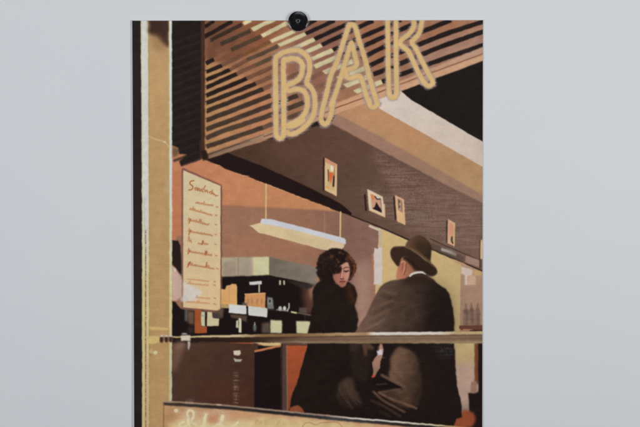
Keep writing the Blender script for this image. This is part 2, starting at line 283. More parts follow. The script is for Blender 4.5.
    fill([(249.2, 282), (262, 280.7), (261.8, 284.3), (249.4, 284.8)], (208, 208, 204)); line([(259.3, 284.5), (259.3, 291.6)], 1.5, (188, 184, 160))
    line([(280, 281), (280, 284)], 1.8, (186, 176, 150)); line([(284, 281.2), (284.2, 284)], 1.8, (186, 176, 150))
    fill([(245, 293.8), (265.3, 292.8), (265.4, 308), (248, 306), (244.6, 303)], (210, 148, 94), soft=.3); line([(245, 294), (265, 293)], .9, (230, 184, 130))
    for x in (248, 252, 257, 261.6): ell(x, 301.4, .8, 3.2, (156, 118, 96), soft=.5)
    fill([(242, 302), (247, 303), (247, 306), (243, 306)], (90, 82, 74), soft=.6)
    fill([(228.7, 304), (246.2, 305.6), (246.6, 314.2), (228.7, 312.6)], (214, 213, 212)); line([(228.7, 304.2), (246, 305.8)], .7, (214, 200, 160))
    fill([(248.4, 305.6), (267.5, 308), (267.3, 317.2), (248.5, 315)], grad([(305, (204, 208, 194)), (316, (220, 217, 208))]))
    fill([(230, 313.8), (247, 315.6), (247, 322), (238, 319), (231, 317.2)], (84, 66, 55), soft=.5)
    fill([(238.8, 318), (241.3, 318.4), (241.4, 332.6), (238.8, 332.2)], (214, 208, 178)); fill([(236.2, 320.7), (238.4, 320), (238.4, 328), (236, 327.6)], (196, 192, 160))
    ell(254.8, 327.6, 1.5, 3.6, (112, 118, 114), soft=.8); line([(254.8, 322.5), (254.8, 325)], 1, (170, 172, 166))
    fill([(262, 323), (270, 322.4), (270, 333), (262, 333)], (96, 80, 70), soft=1, op=.9, tex=.12)
    fill([(270.6, 319.8), (282, 320.4), (282, 333), (270.4, 332.8)], (204, 197, 157), soft=.4); fill([(296.2, 321), (310.3, 321.2), (310.4, 333.6), (296.8, 333.2)], (204, 197, 157), soft=.4)
    line([(268.2, 309.6), (280, 310.6), (311, 315.4)], .7, (74, 62, 56), op=.8); fill([(267, 297), (272.5, 297.5), (274, 309), (267.4, 308.5)], (122, 124, 120), soft=.5, tex=.16); ell(269.8, 301, 1, 1.4, (44, 40, 40))
    ell(280.2, 308.4, 1.8, 2.3, (184, 184, 176)); ell(284.6, 308.4, 1.6, 2.2, (204, 204, 194)); line([(277, 309.6), (288, 310.6)], 1, (150, 152, 146)); line([(289.2, 303.5), (289, 307.5), (287.4, 310.4)], 1.3, (180, 182, 170))
    fill([(291, 311.2), (296.6, 311.6), (297, 313.4), (291.6, 312.8)], (206, 200, 150)); fill([(299.2, 307.2), (307.6, 307.4), (307, 313), (299, 312.6)], (92, 78, 70), soft=.5, tex=.12); line([(297, 312.4), (311, 315)], .8, (120, 100, 86)); line([(305, 315), (305, 320)], .7, (66, 50, 44))
    fill(box(185, 309, 187.8, 321), (104, 106, 104), soft=.8, op=.8, tex=.2); fill([(188, 310), (194.6, 311), (194.6, 324), (188, 323)], (104, 80, 62), soft=1.3, jit=.6, tex=.1); fill(box(188, 327, 194, 333), (64, 50, 46), soft=1.4, op=.8)
    fill([(194.8, 309.6), (201.2, 310), (201.2, 326), (206.8, 326), (206.8, 333), (194.8, 333)], (160, 82, 48), soft=.3)
    fill([(201.2, 311.5), (205, 311.8), (205, 325.8), (201.2, 325.8)], (200, 192, 152)); line([(201.6, 316), (204.6, 315)], 1.4, (152, 160, 138))
    fill([(207.2, 311.6), (212.3, 312), (212.8, 317.6), (219.4, 318.6), (218.8, 325.8), (206.8, 325.8)], (205, 192, 152), soft=.35); fill([(212.5, 312.8), (220.5, 314), (220.5, 318.4), (213, 317.6)], (72, 62, 57), soft=.5)
    # --- pendant lamp
    line([(266.1, 184), (265.9, 218.6)], 1.3, (214, 188, 130), pid=LAMP); line([(340.6, 212), (340.1, 238)], 1.4, (212, 188, 132), pid=LAMP)
    line([(252, 206), (252.3, 223)], 1.2, (164, 122, 98), op=.6, grain=.3); line([(324.6, 212.6), (324.6, 233)], .8, (172, 130, 104), op=.6)
    fill(Z(240, 205, [(92, 203), (150, 190), (205, 178), (640, 262), (1040, 375), (1038, 410), (1012, 440), (960, 442), (930, 440), (880, 458), (636, 392), (480, 350), (250, 290), (185, 274), (150, 245), (130, 222)]),
         grad2((255, 228), (223, 199, 155), (340, 244), (214, 190, 150)), soft=.3, pid=LAMP)
    fill([(283, 232), (312, 238), (322, 246), (290, 240)], (202, 180, 140), soft=3, op=.6); fill([(328, 243), (343, 245), (340, 249), (330, 249)], (226, 196, 166), soft=1.5)
    fill(Z(240, 205, [(215, 135), (300, 138), (480, 183), (640, 225), (985, 315), (1035, 330), (1052, 350), (1050, 392), (1030, 382), (636, 272), (400, 218), (225, 184), (203, 176)]), (205, 205, 211), soft=.3, pid=LAMP, jit=.15)
    # --- lower zone: counter front, cabinet, panels
    fill(box(170, 341, 258, 412), grad2((180, 350), (80, 57, 46), (235, 400), (71, 48, 39)), tex=.04)
    fill([(172, 342), (187, 342), (182, 356), (176, 370), (172, 372)], (116, 86, 70), soft=2, op=.8); fill([(200, 380), (250, 385), (252, 408), (200, 402)], (84, 50, 42), soft=5, op=.5)
    fill([(233.4, 350.3), (240.4, 350), (240.8, 353.4), (239.2, 355.2), (234, 354.8)], (216, 200, 180)); fill([(233, 357.6), (236.5, 358.8), (242.4, 359), (240.6, 361.6), (235, 361.6)], (172, 166, 158))
    fill([(233.4, 372), (238.4, 373), (238.2, 407), (233.4, 406)], (112, 92, 78), soft=1, grain=.5, op=.4)
    fill([(254.6, 351.6), (281, 347), (283, 415), (254.4, 409)], (34, 27, 27), soft=.3)
    line([(231, 342.4), (253, 343)], 1.2, (160, 92, 60)); fill([(250, 341.6), (283, 341.6), (281, 346.4), (265, 345.4)], (216, 186, 132), soft=.4)
    fill([(254.6, 350), (270, 346.6), (280.6, 345), (280.4, 346.8), (262, 350.6), (254.8, 352.2)], (188, 118, 82), soft=.3)
    fill([(281, 343), (288, 342.5), (288.4, 414), (281.6, 414)], (84, 64, 57), soft=.4); line([(282, 344), (282, 412)], 1.1, (48, 38, 36))
    fill([(284, 342.5), (309, 342.6), (308, 345.6), (286, 345.4)], (92, 64, 55), soft=.4)
    fill([(286.2, 345.4), (307.6, 345.6), (297.4, 384), (293, 393), (290, 407), (287.5, 411)], grad([(345, (176, 86, 52)), (355, (158, 79, 50)), (400, (142, 74, 50))]), soft=.3, tex=.04)
    line([(286.6, 346), (287.4, 411)], .9, (132, 106, 86)); 
    # right-hand strip under the rail
    fill(box(450, 341, 484, 430), grad([(342, (188, 164, 116)), (358, (182, 156, 114)), (368, (178, 148, 130)), (398, (176, 146, 130)), (410, (140, 122, 112))]), tex=.03)
    fill(box(474.2, 341, 478.4, 384), (116, 70, 44), soft=.5, jit=.3); fill([(477.6, 341), (484, 341), (484, 432), (455, 432), (460, 418), (469, 412), (468.2, 393), (478, 392)], (36, 28, 27), soft=.6, jit=.35)
    fill([(470.8, 381.5), (476.6, 381), (476.6, 393), (470.4, 393)], (144, 110, 96), soft=.6)
    fill([(459, 412), (466, 409.2), (472, 411), (476, 419), (472, 426), (452, 430), (452, 420)], (142, 74, 48), soft=1.2, jit=.7)
    # --- woman
    FUR = (37, 30, 27)
    low = [(309, 338), (307.8, 345), (297.2, 384), (293, 392), (290.5, 405), (303, 413), (340, 418), (400, 424), (452, 430), (456.5, 417.8), (461.2, 417), (461, 405), (456.6, 384), (453.6, 360), (452.6, 338)]
    fill(low, (37, 29, 27), soft=.4, jit=.35)
    fill([(298, 384), (290.5, 405), (296, 406), (301, 396), (303, 384)], (58, 46, 34), soft=1.6, op=.8)
    fill([(309, 338), (307.8, 345), (297.2, 384), (293, 392), (290.5, 405), (303, 413), (336, 417.5), (344, 376), (352, 342), (352, 338)], FUR, soft=.4, pid=WOMAN, tex=.08, jit=.5)
    fill([(288.5, 411.6), (290, 407.4), (294, 405.4), (298, 405), (302, 407.6), (305, 412.6)], (138, 76, 52), soft=.5)
    fill(smooth([(321, 280), (316, 284.4), (313.2, 291), (313.2, 302), (311.8, 310), (310.8, 320), (310, 342), (356, 342), (357.6, 326), (358, 317), (355, 307), (356.6, 300), (356.6, 292), (352.6, 285), (347, 281.6), (340, 284), (330, 282)], closed=True), FUR, soft=.6, pid=WOMAN, jit=.6, tex=.08)
    fill([(347, 284), (352, 286), (355.6, 293), (355.6, 301), (352, 306), (347, 298), (345, 290)], (58, 38, 29), soft=1.8, op=.9, tex=.15)
    line([(349, 293), (354.5, 301)], 1.6, (72, 44, 32), soft=1, op=.6); line([(355.4, 308), (357.4, 318)], 1.1, (84, 58, 48), soft=.7, op=.6)
    for i in range(90):
        a = rng.uniform(0, 6.28); x, y = rng.uniform(314, 355), rng.uniform(286, 330); line([(x, y), (x+2.4*np.cos(a), y+2.4*abs(np.sin(a)))], .5, (52, 41, 36), op=rng.uniform(.1, .5), pid=WOMAN)
    hair = smooth([(323, 283), (320.5, 278), (317.4, 273), (316.8, 266), (319, 259), (322, 254.6), (326, 251.6), (331, 249.6), (336, 249), (341, 249.8), (346, 252.6), (350, 256), (353.4, 261), (355.8, 267), (355.4, 272), (352, 278), (349, 281), (346, 277), (334, 284)], closed=True)
    fill(hair, (37, 28, 26), soft=.5, jit=.5, pid=WOMAN)
    for k in range(0, len(hair), 4):
        hx, hy = hair[k]
        if hy < 281: ell(hx+(336-hx)*.06, hy+(266-hy)*.06, 1.7+rng.uniform(0, 1.1), 1.6+rng.uniform(0, .9), (40, 30, 27) if hx < 347 else (66, 42, 32), soft=.5, jit=.4, pid=WOMAN, op=.9)
    fill(smooth([(333.2, 273.8), (336, 271), (339.6, 266.5), (343.6, 263.6), (347, 261.8), (349, 265), (349.7, 271), (349, 277), (347, 281), (345.6, 285), (342.4, 287.2), (339.4, 285.8), (335.4, 282), (333.2, 278)], closed=True), grad2((334, 279), (148, 94, 78), (348, 271), (192, 140, 120)), soft=.45, jit=.15, pid=WOMAN)
    fill([(341.5, 266), (347, 262.6), (348.4, 266), (342.5, 268.5)], (190, 140, 122), soft=.6, op=.6); fill([(334, 275), (339, 276), (341, 283), (336, 281.4)], (166, 106, 88), soft=1, op=.8)
    fill([(344.5, 274), (348.6, 272.5), (348, 279), (345, 280)], (200, 140, 118), soft=.8, op=.7); line([(342.4, 270), (341.8, 275), (341.4, 277.6)], 1., (206, 150, 128), soft=.4); line([(340.8, 271), (340.4, 276)], .9, (132, 80, 68), op=.8)
    fill(smooth([(333, 271), (337, 268), (341, 266.4), (341.4, 270), (339.4, 273), (336, 274), (333.5, 274.6)], closed=True), (42, 30, 29), soft=.4)
    line([(343.2, 268.8), (345.6, 267.2), (348.2, 267.4)], .8, (84, 50, 46)); line([(343.8, 270.9), (346, 271.7), (348.3, 270.7)], 1.3, (82, 54, 50)); ell(346, 271.2, 1., .7, (46, 34, 36)); line([(335.5, 272.6), (338, 273.4), (340, 272.6)], 1.1, (70, 44, 42), op=.9)
    line([(340.6, 278.4), (342, 279), (343.6, 278.6)], .8, (60, 34, 34)); line([(340, 281.6), (342, 281.2), (345, 281.4)], 1.1, (104, 40, 40)); line([(341.2, 282.9), (344, 282.7)], .9, (146, 78, 68), op=.8); line([(340.5, 284.4), (344, 284.2)], .6, (150, 92, 80), op=.7)
    for x, y, r in ((340, 252.6, 1.5), (338.8, 262, 1.4), (337, 259.4, 1.1), (346.5, 258.6, 1.6), (331.8, 256.2, 1.8), (343, 254, 1.)): ell(x, y, r, r*.8, (102, 66, 46), soft=.6, jit=.5, op=.8)
    line(smooth([(348.8, 256), (351.4, 259), (353.8, 264.4), (354.6, 270), (352.6, 276)]), 1.5, (122, 66, 42), soft=.7, jit=.5, grain=.45, op=.8); line([(347.6, 259), (350.5, 264), (351, 272)], 1.3, (74, 48, 36), soft=.6, op=.8)
    line([(349.5, 278), (356, 277)], .5, (150, 110, 94), op=.4)
    for i in range(80):
        a = rng.uniform(0, 6.28); rr = 10.5*rng.uniform(0, 1)**.5; x, y = 328.5+rr*np.cos(a), 264+1.1*rr*np.sin(a)
        if x > 333 and y > 265: continue
        b = a+1.57+rng.uniform(-.6, .6); q = rng.uniform(1, 2)
        line(smooth([(x, y), (x+q*np.cos(b), y+q*np.sin(b)), (x+1.6*q*np.cos(b+.9), y+1.6*q*np.sin(b+.9))]), .7, (78, 54, 42) if y < 258 or x > 336 else (60, 45, 38), op=rng.uniform(.15, .6))
    # --- man
    COAT = grad2((362, 300), (112, 87, 73), (436, 318), (36, 29, 26))
    coat = [(396.4, 279.4), (390, 281), (384, 283.4), (380.6, 286.6), (377.6, 292), (373, 299), (370, 307), (366, 315), (355.6, 331), (350, 342), (453, 342), (454, 330), (454.2, 318), (452.8, 310), (451.3, 301), (449.3, 294), (445.8, 289), (441, 286), (436, 282.6), (433, 279), (429, 276.4), (424, 273), (414, 272), (408, 275)]
    fill(coat, COAT, soft=.4, pid=MAN, jit=.25, tex=.09)
    fill([(384, 298), (400, 290), (418, 292), (424, 312), (416, 334), (388, 334), (392, 315)], (74, 57, 47), soft=7, op=.6, tex=.14)
    fill([(422, 284), (440, 288), (450, 300), (453, 342), (430, 342)], (34, 27, 24), soft=9, op=.6)
    fill([(376, 298), (388, 292), (392, 296), (384, 304), (374, 316), (368, 318)], (92, 72, 59), soft=2, op=.6, tex=.1)
    for pts, c in (([(381, 290), (389, 292.5), (396, 294)], (120, 96, 82)), ([(372, 308), (384, 303), (392, 301)], (118, 92, 78)), ([(366, 322), (378, 315), (388, 310)], (118, 92, 80)), ([(360, 330), (372, 326), (384, 319)], (126, 100, 86)), ([(380, 296), (390, 298)], (70, 54, 44)), ([(376, 312), (392, 305)], (72, 56, 46)), ([(384, 326), (398, 318)], (78, 62, 52))):
        line(smooth(pts), 2.2, c, soft=1.6, op=.5, pid=MAN)
    fill([(404, 277), (414, 273.5), (426, 275), (434, 281), (420, 284), (402, 284)], (52, 38, 30), soft=2.5, op=.8)
    line(smooth([(405, 278.5), (414, 275), (424, 276), (431, 279.6)]), 1., (78, 60, 48), soft=.8, op=.5)
    fill(Z(375, 230, [(168, 395), (170, 350), (182, 295), (205, 236), (250, 214), (300, 250), (345, 300), (350, 330), (295, 348), (270, 372), (230, 388)], 8), grad2((398, 272), (182, 118, 92), (414, 268), (140, 92, 70)), soft=.5, jit=.2, pid=MAN)
    line(smooth(Z(375, 230, [(205, 262), (226, 250), (240, 262), (238, 300), (228, 345)], 8)), 1.3, (196, 134, 110), soft=.5); line(Z(375, 230, [(246, 270), (246, 310), (232, 355)], 8), .8, (104, 62, 48)); line(Z(375, 230, [(218, 268), (216, 320)], 8), .9, (140, 84, 64), op=.8)
    fill(Z(375, 230, [(218, 226), (228, 208), (262, 206), (340, 235), (420, 320), (410, 352), (350, 328), (320, 325), (292, 290), (265, 262)], 8), (48, 34, 28), soft=1, jit=.4, pid=MAN)
    line(smooth([(410, 275.8), (412.6, 273.6), (418, 272.3), (422, 272.2), (425.4, 273.4)]), 2.1, (208, 200, 190), soft=.4, pid=MAN)
    fill(smooth(Z(375, 230, [(123, 180), (135, 145), (170, 130), (240, 133), (300, 162), (350, 198), (400, 240), (450, 265), (485, 300), (498, 335), (480, 362), (440, 368), (400, 345), (340, 285), (295, 240), (245, 212), (212, 228), (188, 290), (155, 262), (130, 220)], 8), closed=True), grad2((395, 250), (58, 42, 34), (430, 270), (50, 38, 31)), soft=.4, jit=.12, pid=MAN)
    fill(smooth(Z(375, 230, [(243, 132), (262, 88), (300, 58), (345, 44), (395, 58), (432, 92), (452, 135), (450, 185), (440, 252), (400, 228), (340, 185), (290, 150)], 8), closed=True), grad2((408, 240), (94, 68, 52), (429, 252), (54, 41, 33)), soft=.6, jit=.2, pid=MAN, tex=.08)
    fill(Z(375, 230, [(330, 90), (400, 100), (420, 150), (400, 190), (340, 160)], 8), (58, 44, 30), soft=2, op=.8)
    line(smooth(Z(375, 230, [(250, 136), (300, 152), (350, 182), (400, 224), (440, 256)], 8)), 2.2, (96, 72, 54), soft=.7, op=.9, pid=MAN); line(smooth(Z(375, 230, [(150, 138), (200, 133), (245, 138), (330, 186), (420, 250), (475, 298)], 8)), .9, (104, 80, 62), soft=.4, op=.75)
    # lower body of the man
    g = lambda pts, c, s, **k: fill(pts, c, soft=s, jit=.5, pid=MAN, **k)
    g([(347, 342), (454, 342), (456.6, 384), (461, 405), (461, 417), (456, 418), (452, 428), (400, 423), (352, 418), (337, 416), (338, 384), (350, 376)], (36, 29, 27), .5)
    g([(349, 343), (367, 343), (372, 350), (370, 362), (366, 382), (352, 378)], (45, 36, 31), 1.5, op=.9)
    g([(338, 385), (343, 379), (350, 376.4), (353.4, 380), (354.4, 388), (359, 396), (362, 404), (352, 408), (340, 404), (337, 396)], (74, 57, 47), 1.6, op=.9, tex=.12)
    g([(337, 394), (350, 397), (362, 402), (358, 414), (339, 414)], (40, 31, 29), 2.5, op=.8)
    for pts in ([(339, 388), (344, 398), (349, 404)], [(349, 394), (353, 400), (357, 404)], [(344, 384), (352, 396), (360, 402)], [(346, 397), (352, 408)]): line(smooth(pts), 1.1, (84, 64, 54), soft=.9, op=.55, pid=MAN)
    fill(Z(330, 330, [(250, 96), (312, 100), (356, 140), (345, 158), (300, 148), (294, 202), (272, 208), (264, 150)], 8), (84, 62, 51), soft=.7, pid=MAN)
    fill([(350, 342), (360, 342), (357, 350), (350, 352)], (60, 46, 40), soft=1.5, op=.8, pid=MAN)
    fill(Z(330, 330, [(388, 150), (400, 108), (416, 108), (427, 160), (418, 210), (402, 250), (402, 300), (375, 338), (358, 372), (338, 378), (346, 330), (335, 258), (352, 228), (378, 200)], 8), grad2((380, 345), (176, 130, 108), (372, 375), (142, 108, 92)), soft=.35, jit=.2, pid=MAN)
    fill(Z(330, 330, [(374, 165), (416, 150), (418, 196), (380, 200)], 8), (206, 202, 206), soft=.5); line(Z(330, 330, [(340, 372), (352, 360)], 8), 1.7, (204, 74, 62)); line(Z(330, 330, [(388, 130), (386, 160)], 8), 1.6, (98, 66, 56), op=.8)
    g(smooth([(397, 347.4), (403, 347.6), (410, 350), (416, 356), (420, 368), (422, 388), (418, 404), (410, 406), (398, 396), (390, 380), (390, 366), (392, 354)], closed=True), grad2((394, 366), (112, 85, 68), (424, 378), (56, 43, 36)), 1.2, tex=.12)
    g([(414, 350), (432, 362), (432, 400), (418, 410), (423, 388)], (42, 33, 29), 5, op=.6)
    g([(384, 378), (400, 386), (402, 390), (386, 389), (374, 386), (373, 380)], (31, 25, 24), .8)
    g([(380, 392), (396, 388.6), (412, 392), (410, 408), (400, 406), (388, 398)], (78, 58, 46), 1.5, op=.8, tex=.12)
    for pts, w, c in (([(382, 375), (390, 379), (404, 386)], 2.8, (104, 78, 64)), ([(376.6, 384.6), (386, 383.4)], 1.3, (72, 56, 47)), ([(380, 392.4), (388, 390.6), (400, 389)], 1.8, (96, 72, 60)), ([(379, 392.2), (390, 398), (404, 403), (416, 408)], 2.4, (104, 78, 64)), ([(373.6, 391.6), (383, 400), (394, 406), (404, 411.5)], 2.3, (98, 74, 60)), ([(371.4, 400), (384, 406), (400, 416)], 2.6, (62, 46, 38)), ([(380, 411), (390, 416)], 2, (52, 40, 34))):
        line(smooth(pts), w, c, soft=.9, pid=MAN, op=.9, tex=.1)
    fill([(432, 343), (452, 343), (453, 356), (440, 357)], (56, 54, 52), soft=2.5, grain=.4, op=.3)
    for _ in range(420):
        x, y = rng.uniform(362, 448), rng.uniform(284, 331)
        if IDS[int((y-Y0)*S), int((x-X0)*S)] != MAN: continue
        base = IMG[int((y-Y0)*S), int((x-X0)*S)]; q = rng.uniform(1.5, 6); k_ = rng.uniform(.82, 1.22)
        if IDS[int((y-q*.32-1.5-Y0)*S), int((x+q+1.5-X0)*S)] != MAN: continue
        line([(x, y), (x+q, y-q*.32)], .6, tuple(np.clip(base*k_, 0, 255)), op=.45, soft=.4, pid=MAN)
    for _ in range(420):
        x, y = rng.uniform(338, 424), rng.uniform(344, 414)
        if IDS[int((y-Y0)*S), int((x-X0)*S)] != MAN: continue
        base = IMG[int((y-Y0)*S), int((x-X0)*S)]; q = rng.uniform(1, 3.5); k_ = rng.uniform(.8, 1.3)
        if IDS[int((y+q*.25+1-Y0)*S), int((x+q+1-X0)*S)] != MAN: continue
        line([(x, y), (x+q, y+q*.25)], .55, tuple(np.clip(base*k_, 0, 255)), op=.5, soft=.4, pid=MAN)
    # --- brass rail
    ry = lambda x: float(np.interp(x, [160, 171, 240, 300, 370, 484], [336.6, 336.2, 334.4, 333.4, 332.2, 331.3]))
    xs = list(np.arange(171, 485, 6.))+[484]
    rail = lambda o0, o1, a, b: [(x, ry(x)+o0(x)) for x in xs if a <= x <= b]+[(x, ry(x)+o1(x)) for x in reversed(xs) if a <= x <= b]
    bt = lambda x: 342.4-ry(x)+(.6 if x > 300 else 0)
    fill(rail(lambda x: 0, bt, 171, 484), grad([(172, (40, 30, 28)), (250, (52, 38, 31)), (300, (112, 88, 70)), (400, (132, 108, 86)), (482, (124, 98, 78))], 0), soft=.35, pid=RAIL, tex=.05)
    fill(rail(lambda x: 0, lambda x: 1.4+1.6*min(1, max(0, (x-180)/80)), 171, 484), grad([(172, (196, 176, 120)), (236, (206, 186, 146)), (262, (140, 108, 72)), (300, (128, 98, 66)), (345, (176, 146, 110)), (366, (160, 128, 90)), (374, (222, 216, 208)), (438, (214, 206, 192)), (456, (176, 152, 112)), (483, (186, 160, 116))], 0), soft=.35, pid=RAIL)
    fill(rail(lambda x: 3.1, lambda x: 4.4, 171, 484), grad([(172, (44, 32, 29)), (286, (66, 48, 39)), (300, (88, 66, 54)), (483, (98, 76, 62))], 0), soft=.5, op=.8)
    fill(rail(lambda x: 6.2, lambda x: 7.6, 171, 484), grad([(172, (44, 32, 29)), (286, (62, 44, 36)), (300, (96, 74, 60)), (483, (98, 76, 62))], 0), soft=.6, op=.5)
    fill(rail(lambda x: bt(x)-2, lambda x: bt(x), 264, 484), grad([(264, (92, 70, 56)), (300, (142, 120, 98)), (380, (128, 104, 78)), (483, (158, 136, 102))], 0), soft=.4, op=.9)
    line([(200, 341.8), (232, 342.4)], .8, (96, 62, 46), op=.7)
    # --- left frame strips
    wob = lambda x0, x1, x2: [(x0, 18), (x1, 220), (x2, 516)]
    def strip(a, b, col, **k):
        pa = wob(*a); pb = wob(*b); fill(pa+pb[::-1], col, **k)
    strip((128, 128, 128), (141.2, 142.4, 142.6), (42, 37, 35), soft=.25, jit=.1, tex=.07)
    strip((140.9, 142.2, 142.4), (148.4, 149.3, 149.4), grad([(20, (212, 210, 202)), (215, (208, 207, 200)), (235, (205, 202, 182)), (290, (212, 196, 142)), (420, (206, 184, 128))]), soft=.25, jit=.15, tex=.03)
    strip((147.3, 148.6, 148.9), (148.6, 149.5, 149.6), (206, 192, 140), soft=.4, op=.7); strip((141, 142.3, 142.6), (141.8, 143.2, 143.6), (208, 196, 140), soft=.3, op=.6)
    for y in range(40, 230, 9): ell(144.4+rng.uniform(-.8, 2.4), y+rng.uniform(-4, 4), .35, .5, (150, 148, 140), op=.7)
    line([(145.7, 230), (145.8, 330), (145.9, 427), (146, 510)], 1.1, (112, 82, 62), grain=.3, op=.9); line([(147.9, 360), (148, 510)], 2.2, (206, 166, 132), op=.7, soft=.6)
    line([(144.6, 196), (144.8, 240)], .6, (150, 148, 138), op=.5)
    strip((148.6, 149.4, 149.5), (169.8, 170, 169.8), grad([(20, (184, 149, 106)), (80, (184, 149, 105)), (200, (178, 144, 99)), (330, (176, 142, 97)), (420, (177, 142, 100))]), soft=.3, jit=.15, tex=.025)
    fill(box(152, 60, 166, 500), (184, 148, 98), soft=4, grain=.12, op=.3)
    fill([(148.6, 18), (169.9, 18), (169.9, 48), (163, 43), (156, 37), (151, 35), (148.6, 33)], (64, 44, 38), soft=1.8, jit=.9, tex=.1)
    fill([(150, 33), (158, 36), (166, 43), (169.6, 50), (160, 52), (150, 46)], (134, 102, 70), soft=3, op=.5, jit=.8)
    line(smooth([(149, 136.4), (155, 139), (162, 141), (166, 143), (169, 147)]), 1.1, (204, 188, 150), soft=.6, op=.8, taper=.7); ell(165, 142, 1, .8, (214, 208, 184))
    fill([(166, 180), (170, 178), (170, 196), (165, 192)], (194, 164, 132), soft=2, op=.6)
    strip((169.2, 169.6, 169.2), (172, 172.2, 172), grad([(20, (208, 212, 202)), (190, (206, 210, 204)), (230, (206, 206, 178)), (300, (206, 194, 146)), (344, (206, 192, 146)), (350, (194, 187, 154)), (401, (186, 180, 150))]), soft=.3, jit=.15, tex=.05)
    line([(169.3, 20), (169.6, 220), (169.4, 400)], .5, (196, 184, 120), op=.8)
    fill(Z(130, 310, [(188, 158), (300, 172), (385, 180), (380, 198), (200, 195)]), (208, 178, 118), soft=.4, jit=.3); fill(Z(130, 310, [(188, 262), (295, 262), (300, 305), (255, 328), (205, 336), (188, 330)]), (212, 184, 120), soft=.5, jit=.3)
    ell(155.6, 352.3, 2.2, 2, (216, 202, 160)); ell(151.4, 351, 2, 2.2, (196, 170, 124), op=.8); ell(151, 354.5, 1.3, 1, (158, 122, 82))
    for x in (162, 166.7, 170.9):
        ell(x, 339, 2, 3.5, (78, 52, 42), soft=.5, pid=RAIL); line([(x-.4, 337), (x-.6, 341)], .9, (44, 30, 26)); ell(x, 335.9, 1.6, 1., (214, 206, 204), soft=.5, pid=RAIL)
    fill([(181, 335.3), (190.6, 335), (190.4, 340.4), (181, 340.8)], (216, 200, 178), soft=.5, pid=RAIL); fill([(181.8, 333.1), (187.2, 333.1), (187, 334.3), (182, 334.3)], (206, 206, 200), soft=.4); fill([(187.8, 341), (190.4, 341), (189.6, 348), (188.6, 350.4), (188, 346)], (190, 180, 168), soft=.4)
    fill([(176, 341), (186, 341.4), (184, 348), (176, 350)], (140, 110, 92), soft=1.5, op=.5)
    # --- bottom window frame and the lit sign below it
    by = lambda x: float(np.interp(x, [164, 224, 284, 344, 404, 484], [402, 405.8, 411.8, 417.9, 423, 430]))
    xb = list(np.arange(164, 485, 8.))+[484]
    fill([(164, 402)]+[(x, by(x)) for x in xb]+[(484, 516), (163.6, 516)], grad2((170, 410), (184, 142, 102), (260, 412), (200, 152, 114)), soft=.3, pid=SIGN, tex=.05)
    fill([(178, 410), (230, 408), (232, 428), (178, 432)], (202, 166, 136), soft=3, jit=1.2, op=.8, grain=.2)
    fill([(168, 424), (186, 418), (236, 420), (262, 416), (330, 421), (372, 427), (420, 440), (470, 450), (470, 480), (168, 470)], (224, 200, 146), soft=2.6, jit=1.5, op=.85, tex=.06)
    fill([(206, 416), (218, 413), (222, 424), (208, 424)], (192, 134, 98), soft=2, op=.8)
    NE = (244, 234, 184)
    for p, w in ((smooth([(196, 424), (190, 421), (187.4, 413.6), (189.6, 409.8), (193.4, 412), (193, 418), (188, 424), (182, 427), (180, 424), (184, 421.6)]), 2.2), (smooth([(188, 420), (191, 427), (196, 431)]), 2.2), ([(206, 414.6), (204.4, 421), (203, 430)], 3), ([(222.6, 416), (220.6, 424), (219, 432)], 3.2), (smooth([(196, 430), (203, 425.6), (212, 428.6), (219, 423.6), (228, 428), (238, 422)]), 2.2)):
        line(p, w+3.5, (214, 188, 158), soft=1.8, grain=.2, op=.6); line(p, w, NE, soft=.7, jit=.3, op=.9)
    fill([(180, 426), (250, 423), (252, 440), (180, 440)], (226, 208, 160), soft=2.5, jit=1.5, op=.8)
    ell(176.5, 410.2, 2., 1.9, (222, 206, 172))
    for pts in ([(255.6, 424), (255.6, 419.4), (258, 419.2), (257.6, 421.4), (255.6, 421.6)], [(259.4, 423.6), (260.6, 420.8), (261.8, 423.6)], [(266.6, 420.4), (264.8, 420.4), (265, 422), (266.8, 422.2), (266.4, 423.8), (264.4, 423.8)], [(277.6, 424.4), (277.8, 420.6), (280, 420.8), (279.6, 422.6), (277.8, 422.6)], [(286, 424.8), (286.4, 421.8)], [(283, 422), (284, 424.6)]):
        line(pts, .7, (176, 140, 96), op=.65)
    line(smooth([(302, 427), (305, 423), (310, 422.4), (316, 424.4), (322, 422.4), (336, 421.6), (341, 425), (344, 430)]), .9, (158, 114, 84), op=.7)
    fill([(163.6, 401.8)]+[(x, by(x)-.4) for x in xb[1:]]+[(x, by(x)+3) for x in reversed(xb[1:])]+[(163.6, 405)], grad([(164, (60, 50, 46)), (284, (44, 40, 40)), (340, (62, 66, 66)), (400, (48, 44, 42))], 0), soft=.4, tex=.1)
    fill([(164.4, 400.6)]+[(x, by(x)-1.7) for x in xb[1:]]+[(x, by(x)-.1) for x in reversed(xb[1:])]+[(164.4, 402.2)], grad([(164, (150, 128, 104)), (230, (150, 128, 108)), (330, (156, 134, 118)), (352, (220, 210, 198)), (395, (228, 224, 216)), (430, (214, 204, 168)), (460, (170, 130, 80))], 0), soft=.35, tex=.06)
    line([(186, 402), (193, 402.4)], 1.3, (176, 148, 124), grain=.3); line([(217, 404.4), (221, 404.6)], 1.4, (186, 160, 134)); ell(190, 400, 5, 1.2, (108, 98, 94), op=.5, soft=.8)
    line([(163.8, 404), (163.6, 516)], 1, (124, 92, 62), op=.8)
    # --- the whole sheet: canvas weave and print grain
    mx_ = IMG.max(-1, keepdims=True); IMG = IMG*np.where(mx_ > 196, (196+(mx_-196)*.6)/np.maximum(mx_, 1), 1)
    weave = 1+.005*np.sin(XX*2*np.pi/1.15)+.005*np.sin(YY*2*np.pi/1.1)
    f = IMG*weave[..., None]*(1+.008*CLOUD+.004*MOTT+.009*GRAIN+.001*STREAK)[..., None]
    f += ((.12*STREAK+.3*VST+.6*GRAIN))[..., None]
    return np.clip(blur(f, 1, 1), 0, 255), IDS
